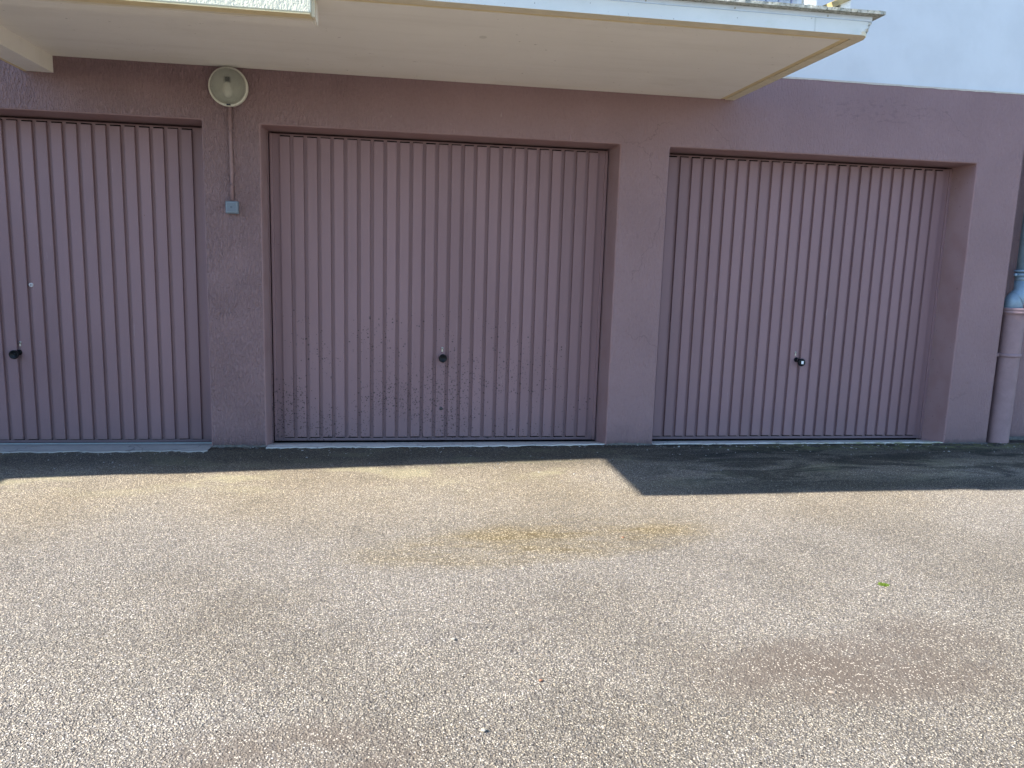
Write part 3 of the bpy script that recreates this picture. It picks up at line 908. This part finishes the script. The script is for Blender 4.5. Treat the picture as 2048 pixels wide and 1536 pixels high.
def fascia():
    """front and end face of the slab with a spalled corner"""
    bm = bmesh.new()
    rg = random.Random(9)
    z0, z1 = ZS + 0.0005, 2.553
    t = 0.05
    rows = 9
    def corner(f):     # corner set-back by height
        base = 0.032 * (1 - f) ** 1.5 + 0.006
        return base
    xs = [XD + 0.001 + (XS - 0.07 - XD) * i / 30 for i in range(31)]
    grid = []
    for j in range(rows + 1):
        f = j / rows
        z = z0 + (z1 - z0) * f
        c = corner(f)
        row = [bm.verts.new((x, -DS - 0.001, z)) for x in xs]
        row.append(bm.verts.new((XS - c * 1.4 - 0.01, -DS - 0.001 + rg.uniform(0, 0.003), z)))
        for q in (0.25, 0.5, 0.75):
            row.append(bm.verts.new((XS - c * 1.4 * (1 - q) + rg.uniform(-0.006, 0.002), -DS + c * 1.4 * q + rg.uniform(-0.002, 0.006), z + rg.uniform(-0.002, 0.002))))
        row.append(bm.verts.new((XS + 0.001, -DS + c * 1.5 + 0.012, z)))
        row.append(bm.verts.new((XS + 0.001, -0.001, z)))
        row.append(bm.verts.new((XS - t, -0.001, z)))
        row.append(bm.verts.new((XS - t, -DS + t, z)))
        row.append(bm.verts.new((XD + 0.001, -DS + t, z)))
        grid.append(row)
    m = len(grid[0])
    for j in range(rows):
        for i in range(m):
            k2 = (i + 1) % m
            bm.faces.new((grid[j][i], grid[j][k2], grid[j + 1][k2], grid[j + 1][i]))
    bm.faces.new(grid[0]); bm.faces.new(grid[-1])
    return obj("fascia", bm, M['fascia'], BAL)
fascia()
# upper band set 2 mm back with a shadow line below it
bm = bmesh.new()
box(bm, XD + 0.001, XS - 0.002, -DS + 0.003, -DS + 0.05, 2.5555, 2.579)
box(bm, XS - 0.05, XS - 0.0022, -DS + 0.0505, -0.001, 2.5555, 2.579)
obj("upper_band", bm, mat_plain("blue_white_band", (0.62, 0.68, 0.76), 0.6, var=0.08, scale=20), BAL)
sc = None
for q in (0.72, 1.17, 1.62, 2.05, 2.50, 2.985):
    if sc is None:
        bm = bmesh.new()
        lathe_y(bm, 0, 0, [(0.0045, 0.0), (0.004, -0.002), (0, -0.0025)], 12)
        sc = bpy.data.meshes.new("screw"); bm.to_mesh(sc); bm.free(); sc.materials.append(M['chrome'])
    r = bpy.data.objects.new("screw", sc); C.objects.link(r); r.parent = BAL
    r.location = Vector((q, -DS + 0.003, 2.566)) - Vector((1.0, 0, ZS))
# deck of the balcony + coping stones
bm = bmesh.new()
box(bm, XD + 0.002, XS - 0.051, -DS + 0.051, -0.001, 2.573, 2.5785)
obj("deck", bm, M['conc'], BAL)
cx0 = XD + 0.02
rg = random.Random(2)
segs = [(XD + 0.004, 1.16), (1.162, 1.98), (1.982, 2.955), (2.958, 3.268)]
for a, b in segs:
    bm = bmesh.new()
    n = max(4, int((b - a) / 0.03))
    y0, y1 = -DS - 0.042, -DS + 0.19
    if True:
        vs = []
        for i in range(n + 1):
            x = a + (b - a) * i / n
            j = rg.uniform(-0.0014, 0.0014)
            vs.append([bm.verts.new((x, y0 + j, 2.5795)), bm.verts.new((x, y0 + j * 1.6, 2.594 + rg.uniform(-0.001, 0.0016))), bm.verts.new((x, y1, 2.600)), bm.verts.new((x, y1, 2.5795))])
        for i in range(n):
            for k_ in range(4):
                q = (k_ + 1) % 4
                bm.faces.new((vs[i][k_], vs[i + 1][k_], vs[i + 1][q], vs[i][q]))
        bm.faces.new(vs[0]); bm.faces.new(vs[-1])
    obj("coping_stone", bm, M['coping'], BAL)
# lower rim of the left part: rough white parapet that drops below the slab
bm = bmesh.new()
box(bm, XL, XD, -DS, -DS + 0.105, ZD + 0.0065, 3.55)
box(bm, XL, XL + 0.105, -DS + 0.1055, -0.001, ZD + 0.0065, 3.55)
obj("parapet", bm, M['parapet'], BAL, bevel=0.004)
bm = bmesh.new()       # inner face and underside of the rim, smooth cream paint
box(bm, XL + 0.106, XD - 0.001, -DS + 0.106, -DS + 0.205, ZD, ZS + 0.05)
box(bm, XL + 0.106, XL + 0.175, -DS + 0.206, -0.001, ZD, ZS + 0.05)
box(bm, XL + 0.022, XL + 0.1055, -DS + 0.1065, -0.0015, ZD + 0.001, ZD + 0.006)
box(bm, XL + 0.023, XD - 0.003, -DS + 0.068, -DS + 0.1055, ZD + 0.001, ZD + 0.006)
box(bm, XD - 0.0005, XD + 0.012, -DS + 0.052, -DS + 0.205, ZD + 0.004, ZS - 0.0005)
obj("rim_lining", bm, M['soffit'], BAL)
bm = bmesh.new()       # stained outer drip line of the rim
box(bm, XL + 0.0, XD - 0.004, -DS + 0.0015, -DS + 0.067, ZD - 0.0005, ZD + 0.006)
box(bm, XL + 0.0015, XL + 0.021, -DS + 0.0675, -0.0015, ZD - 0.0005, ZD + 0.006)
obj("stained_rim", bm, M['ochre'], BAL)
# iron railing on the coping
rx0, rx1 = XD + 0.05, 3.10
bm = bmesh.new()
for z in (2.66, 3.55):
    box(bm, rx0, rx1, -DS + 0.035, -DS + 0.060, z, z + 0.03)
obj("top_bar", bm, M['rail'], BAL, bevel=0.004)
bal_me = None
x = rx0 + 0.07
while x < 2.86:
    if bal_me is None:
        bm = bmesh.new()
        tube(bm, [(0, 0, 2.597), (0, 0, 3.55)], 0.0055, 8)
        bal_me = bpy.data.meshes.new("baluster"); bm.to_mesh(bal_me); bm.free()
        bal_me.materials.append(mat_plain("blue_grey_iron", (0.20, 0.23, 0.33), 0.5))
    o = bpy.data.objects.new("baluster", bal_me); C.objects.link(o); o.parent = BAL
    o.location = Vector((x, -DS + 0.047, 0)) - Vector((1.0, 0, ZS))
    x += 0.0665
for px in (1.70, 2.905, 3.085):
    bm = bmesh.new()
    box(bm, px - 0.028, px + 0.028, -DS + 0.020, -DS + 0.075, 2.5995, 3.58)
    obj("railing_post", bm, M['rail'] if px != 1.70 else M['coping'], BAL, bevel=0.004)
bm = bmesh.new()       # frosted panel inside the railing
box(bm, rx0, 2.86, -DS + 0.085, -DS + 0.093, 2.63, 3.50)
obj("railing_panel", bm, mat_plain("pale_blue_panel", (0.45, 0.55, 0.72), 0.4, 0.4), BAL)

# a board propped on the end of the coping
bm = bmesh.new()
p0 = Vector((3.005, -DS - 0.004, 2.603)); d = Vector((0.62, 0.10, 0.30)).normalized()
s = Vector((0.20, -1, 0)).normalized(); u = d.cross(s).normalized()
if u.z < 0: u = -u
vs = []
for a_, b_, c_ in ((0, 0, 0), (0, 0, 1), (0, 1, 1), (0, 1, 0), (1, 0, 0), (1, 0, 1), (1, 1, 1), (1, 1, 0)):
    vs.append(bm.verts.new(p0 + d * (0.55 * a_) - s * (0.12 * b_) + u * (0.028 * c_)))
for q in ((0, 1, 2, 3), (4, 5, 6, 7), (0, 1, 5, 4), (1, 2, 6, 5), (2, 3, 7, 6), (3, 0, 4, 7)):
    bm.faces.new([vs[i] for i in q])
o = obj("wooden_board", bm, M['wood'], bevel=0.002)
tag(o, "weathered wooden board sticking out over the balcony coping near its right corner", "board")

# ------------------------------------------------------------------ wall lamp
L = empty("wall_lamp", (-0.186, 0, 2.368))
tag(L, "round bulkhead lamp with ribbed glass dome and ivory rim under the balcony", "lamp")
lx, lz = -0.186, 2.366
bm = bmesh.new()
lathe_y(bm, lx, lz, [(0.116, -0.0005), (0.121, -0.006), (0.1225, -0.030), (0.119, -0.038), (0.110, -0.040), (0.108, -0.034)], 64)
obj("lamp_rim", bm, M['ring'], L)
bm = bmesh.new()
lathe_y(bm, lx, lz, [(0.108, -0.034), (0.095, -0.018), (0.05, -0.010), (0.0, -0.009)], 48)
obj("reflector", bm, mat_plain("lamp_reflector", (0.55, 0.54, 0.50), 0.35, 0.5), L)
bm = bmesh.new()
prof = []
for i in range(15):
    a = math.pi / 2 * i / 14
    prof.append((0.1085 * math.cos(a), -0.0405 - 0.062 * math.sin(a)))
prof[-1] = (0.0, prof[-1][1])
lathe_y(bm, lx, lz, prof, 64)
k = NT("prismatic_glass")
dx = k.math('SUBTRACT', k.X, lx); dz = k.math('SUBTRACT', k.Z, lz)
rr_ = k.math('SQRT', k.math('ADD', k.math('MULTIPLY', dx, dx), k.math('MULTIPLY', dz, dz)))
ribs = k.math('SINE', k.math('MULTIPLY', rr_, 1250))
ang = k.math('SINE', k.math('MULTIPLY', k.math('ARCTAN2', dz, dx), 90))
hh = k.math('ADD', ribs, ang)
k.b.inputs["Transmission Weight"].default_value = 0.88
k.b.inputs["IOR"].default_value = 1.25
gm = k.done(k.mix(k.step(k.noise(30, 3, 0.6), 0.4, 0.75), (0.80, 0.80, 0.72), (0.62, 0.62, 0.54)), 0.16, k.bump(hh, 0.45, 0.0008), 0.5)
obj("glass_dome", bm, gm, L)
bm = bmesh.new()
lathe_z(bm, lx, -0.045, [(0.0, lz + 0.052), (0.017, lz + 0.050), (0.018, lz + 0.022), (0.0, lz + 0.020)], 20)
obj("bulb_socket", bm, M['ink'], L)
bm = bmesh.new()
lathe_z(bm, lx, -0.048, [(0.013, lz + 0.020), (0.017, lz + 0.0), (0.029, lz - 0.028), (0.026, lz - 0.050), (0.012, lz - 0.064), (0.0, lz - 0.066)], 24)
obj("bulb", bm, mat_plain("opal_bulb", (0.80, 0.79, 0.74), 0.3, 0.5), L)
bm = bmesh.new()
box(bm, lx - 0.010, lx + 0.014, -0.048, -0.034, lz - 0.117, lz - 0.108)
obj("lamp_clip", bm, M['ink'], L, bevel=0.002)

# conduit
CD = empty("conduit", (-0.184, 0, 1.66))
tag(CD, "thin mauve painted conduit running down the pier from lamp to switch", "conduit")
bm = bmesh.new()
tube(bm, [(-0.183, -0.013, 2.252), (-0.1845, -0.012, 2.05), (-0.182, -0.012, 1.85), (-0.184, -0.012, 1.658)], [0.0125, 0.0115, 0.0115, 0.011], 16)
obj("conduit_tube", bm, M['cpipe'], CD, smooth=True)
clip = None
for z in (2.10, 1.76):
    if clip is None:
        bm = bmesh.new()
        tube(bm, [(0, -0.012, -0.007), (0, -0.012, 0.007)], 0.0155, 16)
        box(bm, 0.010, 0.026, -0.010, 0.0, -0.006, 0.006)
        clip = bpy.data.meshes.new("clip"); bm.to_mesh(clip); bm.free(); clip.materials.append(M['cpipe'])
    o = bpy.data.objects.new("clip", clip); C.objects.link(o); o.parent = CD
    o.location = Vector((-0.183, 0, z)) - Vector(CD.location)

# switch
SWT = empty("light_switch", (-0.183, 0, 1.613))
tag(SWT, "square grey blue outdoor light switch on the pier below the conduit", "switch")
bm = bmesh.new()
box(bm, -0.2235, -0.1425, -0.036, -0.0005, 1.5735, 1.6535)
obj("switch_box", bm, M['sw'], SWT, bevel=0.006, seg=3)
bm = bmesh.new()
box(bm, -0.2165, -0.1495, -0.0415, -0.0362, 1.5805, 1.6465)
obj("cover_frame", bm, mat_plain("pale_switch_frame", (0.22, 0.255, 0.30), 0.4, 0.4, var=0.04), SWT, bevel=0.003, seg=3)
bm = bmesh.new()
box(bm, -0.2115, -0.1545, -0.0455, -0.0417, 1.5855, 1.6415)
for z in (1.6095, 1.6165):
    box(bm, -0.1895, -0.1775, -0.0462, -0.0457, z, z + 0.0026, 1)
obj("rocker", bm, [M['sw2'], M['ink']], SWT)

# ------------------------------------------------------------------ drainpipe
DP = empty("drainpipe", (5.72, 0.06, 0))
tag(DP, "drainpipe at the right corner, mauve below and blue grey above", "drainpipe")
px, py = 5.712, 0.062
def ring_prof(pr):
    bm = bmesh.new()
    lathe_z(bm, px, py, pr, 40)
    return bm
R0 = 0.080
bm = ring_prof([(R0, -0.03), (R0, 0.98), (R0 + 0.004, 1.015), (R0 + 0.014, 1.035), (R0 + 0.020, 1.038), (R0 + 0.020, 1.053), (R0 + 0.017, 1.055), (R0 + 0.017, 1.058), (R0 + 0.022, 1.060), (R0 + 0.022, 1.078), (R0 + 0.017, 1.080), (R0 - 0.008, 1.080), (R0 - 0.010, 1.00)])
obj("lower_pipe", bm, M['mpipe'], DP)
bm = ring_prof([(R0, 0.690), (R0 + 0.007, 0.691), (R0 + 0.007, 0.716), (R0, 0.717)])
box(bm, px - R0 - 0.024, px - R0 - 0.002, py - 0.006, py + 0.006, 0.692, 0.715)
obj("collar", bm, M['mpipe'], DP)
bm = bmesh.new()
RB = 0.062
ux, uy = px + 0.040, py - 0.006
pth = [(px - 0.020, py - 0.004, 1.03), (px - 0.020, py - 0.004, 1.125)]
tube(bm, pth + [(px - 0.012, py - 0.004, 1.142), (px + 0.018, py - 0.006, 1.178), (ux, uy, 1.205), (ux, uy, 1.29)],
     [RB + 0.004, RB + 0.004, RB + 0.003, RB, RB, RB], 32, cap=True)
tube(bm, [(px - 0.006, py - 0.004, 1.144), (px + 0.000, py - 0.0045, 1.148)], RB + 0.009, 32)
obj("elbow", bm, M['bpipe'], DP, smooth=True)
bm = bmesh.new()
tube(bm, [(ux, uy, 1.28), (ux, uy, 1.338)], RB - 0.001, 32)
tube(bm, [(ux, uy, 1.345), (ux, uy, 4.2)], RB - 0.003, 32)
tube(bm, [(ux, uy, 1.356), (ux, uy, 1.361), (ux, uy, 1.372), (ux, uy, 1.376)], [RB + 0.002, RB + 0.012, RB + 0.010, RB], 32)
obj("upper_pipe", bm, M['bpipe'], DP, smooth=False)
bm = bmesh.new()
tube(bm, [(ux, uy, 1.324), (ux, uy, 1.348)], RB + 0.008, 32)
tube(bm, [(ux - RB - 0.020, uy - 0.01, 1.324), (ux - RB - 0.020, uy - 0.01, 1.347)], 0.012, 16)
obj("pipe_clamp", bm, M['bpipe'], DP)

# ------------------------------------------------------------------ neighbour wing on the left (out of frame, casts the long shade on the yard)
W = empty("projecting_wing", (-7.5, 0, 0))
tag(W, "projecting wing of the block to the left of the garages", "building")
bm = bmesh.new()
box(bm, -11, -4.53, -1.055, 0.5, -0.03, ZB)
obj("wing_base", bm, M['wall'], W)
bm = bmesh.new()
box(bm, -11, -4.53, -1.09, 0.5, ZB + 0.002, 11)
obj("wing_upper_wall", bm, M['white'], W)
bm = bmesh.new()
box(bm, -4.72, -4.53, -4.2, -1.056, -0.03, 2.075)
o = obj("garden_wall", bm, M['wall'])
tag(o, "low mauve garden wall running out from the wing", "wall")

# ------------------------------------------------------------------ small things on the ground
def pebble(name, x, y, rx, ry, rz, mat, label, cat, group=None, seed=0, rot=0.0):
    bm = bmesh.new()
    bmesh.ops.create_icosphere(bm, subdivisions=3 if rx > 0.012 else 2, radius=1)
    rr = random.Random(seed)
    k1, k2, k3 = rr.uniform(1, 3), rr.uniform(1, 3), rr.uniform(0, 6)
    for v in bm.verts:
        c = v.co
        f = 1 + 0.10 * math.sin(c.x * k1 * 2 + k3) + 0.10 * math.sin(c.y * k2 * 2 + k3 * 2) + 0.06 * math.sin(c.z * 5 + k3)
        v.co = Vector((c.x * rx * f, c.y * ry * f, c.z * rz * f))
    bmesh.ops.rotate(bm, verts=bm.verts, cent=(0, 0, 0), matrix=Matrix.Rotation(rot, 3, 'Z'))
    bmesh.ops.translate(bm, verts=bm.verts, vec=(x, y, rz * 0.75))
    o = obj(name, bm, mat, smooth=True)
    tag(o, label, cat, group)
    return o
pebble("pebble", 2.255, -3.313, 0.0115, 0.008, 0.0065, M['stone'], "smooth tan pebble lying at the lower edge of the brown stain", "pebble", seed=1, rot=-0.5)
g = "pale stones set in the asphalt"
pebble("white_stone", 1.092, -2.852, 0.0085, 0.007, 0.0025, M['chip'], "white stone in the middle of the open asphalt", "stone", g, 2, 0.3)
pebble("white_stone", 1.139, -3.392, 0.0085, 0.007, 0.0025, M['chip'], "white stone nearest the bottom edge of the photo", "stone", g, 3, 1.0)
pebble("white_stone", 1.437, -2.250, 0.006, 0.010, 0.0025, M['chip'], "small white stone just below the ochre streak", "stone", g, 4, 0.2)
pebble("white_stone", 0.819, -1.495, 0.034, 0.030, 0.0008, mat_plain('flat_pale_patch', (0.27, 0.245, 0.20), 0.9, 0.2, var=0.3, scale=120, bump=0.5, bd=0.003), "flat pale stone patch nearest the garage doors", "stone", g, 5, 0.2)
pebble("terracotta_chip", 1.990, -1.905, 0.008, 0.006, 0.003, M['brick_chip'], "orange brick chip in the ochre streak", "brick chip", "brick chips on the asphalt", 6)
pebble("terracotta_chip", 1.350, -3.150, 0.006, 0.005, 0.003, M['brick_chip'], "pinkish brick chip in the lower middle of the asphalt", "brick chip", "brick chips on the asphalt", 7)
# tuft of moss
bm = bmesh.new()
rg = random.Random(31)
for i in range(230):
    a = rg.uniform(0, 6.283); q = math.sqrt(rg.random())
    x = 2.952 + math.cos(a) * q * 0.020; y = -2.543 + math.sin(a) * q * 0.016
    d = rg.uniform(0, 6.283); l = rg.uniform(0.005, 0.011); wd = 0.0014
    h = rg.uniform(0.003, 0.008)
    t = Vector((math.cos(d), math.sin(d), 0)); n = Vector((-t.y, t.x, 0))
    p = Vector((x, y, 0.0005))
    bm.faces.new([bm.verts.new(v) for v in (p - n * wd, p + t * l * 0.6 + Vector((0, 0, h)) - n * wd * 0.4, p + t * l + Vector((0, 0, h * 0.5)), p + n * wd)])
o = obj("moss_tuft", bm, M['moss'])
tag(o, "small bright green tuft of moss on the asphalt at right", "moss")

# loose grit: stones standing proud of the surface, denser in the foreground, plus crumbs along the wall
def grit():
    rg = random.Random(77)
    verts, faces, mi = [], [], []
    base = [(-1, -1, 0), (1, -1, 0), (1, 1, 0), (-1, 1, 0), (0, 0, 1)]
    def stone(x, y, r, hgt, m, zz=0.0):
        n0 = len(verts)
        a = rg.uniform(0, 6.283)
        k_ = rg.randint(4, 6)
        for ring, (rr, h) in enumerate(((1.0, -0.15), (0.62, 0.8))):
            for i in range(k_):
                t = a + 6.283 * i / k_ + ring * 0.3
                q = r * rr * rg.uniform(0.8, 1.2)
                verts.append((x + math.cos(t) * q, y + math.sin(t) * q * 0.9, zz + hgt * h * rg.uniform(0.85, 1.15)))
        for i in range(k_):
            j = (i + 1) % k_
            faces.append((n0 + i, n0 + j, n0 + k_ + j, n0 + k_ + i)); mi.append(m)
        faces.append(tuple(n0 + k_ + i for i in range(k_))); mi.append(m)
    # aggregate standing proud of the binder
    def hz(x, y):
        e = max(0.0, min(1, (-0.3 - y) / 1.0))
        return e * 0.004 * (math.sin(x * 1.7 + 0.6) * math.cos(y * 1.3 + 1) + 0.5 * math.sin(x * 3.1 - y * 2.3))
    N = 50000
    c = 0
    while c < N:
        y = -3.9 + 3.0 * rg.random() ** 1.25
        half = 0.55 + 0.72 * (y + 5.38) * 0.95
        cxx = 0.887 + 0.152 * (y + 5.38)
        x = cxx + rg.uniform(-half, half)
        r = rg.uniform(0.0015, 0.0031)
        t = rg.random()
        m = 0 if t < 0.42 else (1 if t < 0.72 else (2 if t < 0.94 else 3))
        d1 = ((x - 2.45) / 0.62) ** 2 + ((y + 3.17) / 0.26) ** 2
        d2 = ((x - 0.62) / 0.40) ** 2 + ((y + 3.50) / 0.26) ** 2
        d3 = ((x - 1.62) / 1.1) ** 2 + ((y + 2.02 - 0.17 * (x - 1.0)) / 0.30) ** 2
        if min(d1, d2, d3) < rg.uniform(0.3, 1.0) and rg.random() < 0.88:
            c += 1
            continue
        stone(x, y, r, r * rg.uniform(0.5, 1.0), m, hz(x, y) - 0.0003)
        c += 1
    me = bpy.data.meshes.new("asphalt_aggregate")
    me.from_pydata(verts, [], faces)
    for mm in (mat_plain("agg_grey", (0.20, 0.185, 0.16), 0.85, 0.2, scale=40, var=0.3, bump=0.0), mat_plain("agg_cream", (0.30, 0.27, 0.22), 0.85, 0.2, scale=40, var=0.25, bump=0.0),
               mat_plain("agg_dark", (0.085, 0.08, 0.08), 0.85, 0.2, scale=40, var=0.3, bump=0.0), mat_plain("agg_white", (0.43, 0.40, 0.33), 0.8, 0.2, scale=40, var=0.15, bump=0.0)):
        me.materials.append(mm)
    me.polygons.foreach_set("material_index", mi)
    me.update()
    o = bpy.data.objects.new("asphalt_aggregate", me)
    C.objects.link(o)
    tag(o, "pale aggregate chips standing out of the worn asphalt", "gravel", kind='stuff')
    # crumbs of mortar and paint along the foot of the wall
    verts.clear(); faces.clear(); mi.clear()
    for i in range(800):
        x = rg.uniform(-1.9, 6.0)
        if rg.random() < 0.5: y = -abs(rg.gauss(0, 0.035)) - 0.01
        else: y = -abs(rg.gauss(0, 0.30)) - 0.02
        in_open = any(a < x < b for a, b in OPEN)
        if in_open: y -= 0.03 + (0.09 if x < 0 else 0.0)
        r = rg.uniform(0.002, 0.0065) * (1.0 if rg.random() < 0.9 else 1.7)
        stone(x, y, r, r * 0.5, 0 if rg.random() < 0.45 else 1, 0.0)
    me = bpy.data.meshes.new("wall_crumbs")
    me.from_pydata(verts, [], faces)
    me.materials.append(mat_plain("pale_crumb", (0.36, 0.36, 0.34), 0.85))
    me.materials.append(mat_plain("dark_crumb", (0.12, 0.115, 0.11), 0.85))
    me.polygons.foreach_set("material_index", mi)
    me.update()
    o = bpy.data.objects.new("crumbs", me)
    C.objects.link(o)
    tag(o, "crumbs of mortar and paint along the foot of the wall", "debris", kind='stuff')
grit()
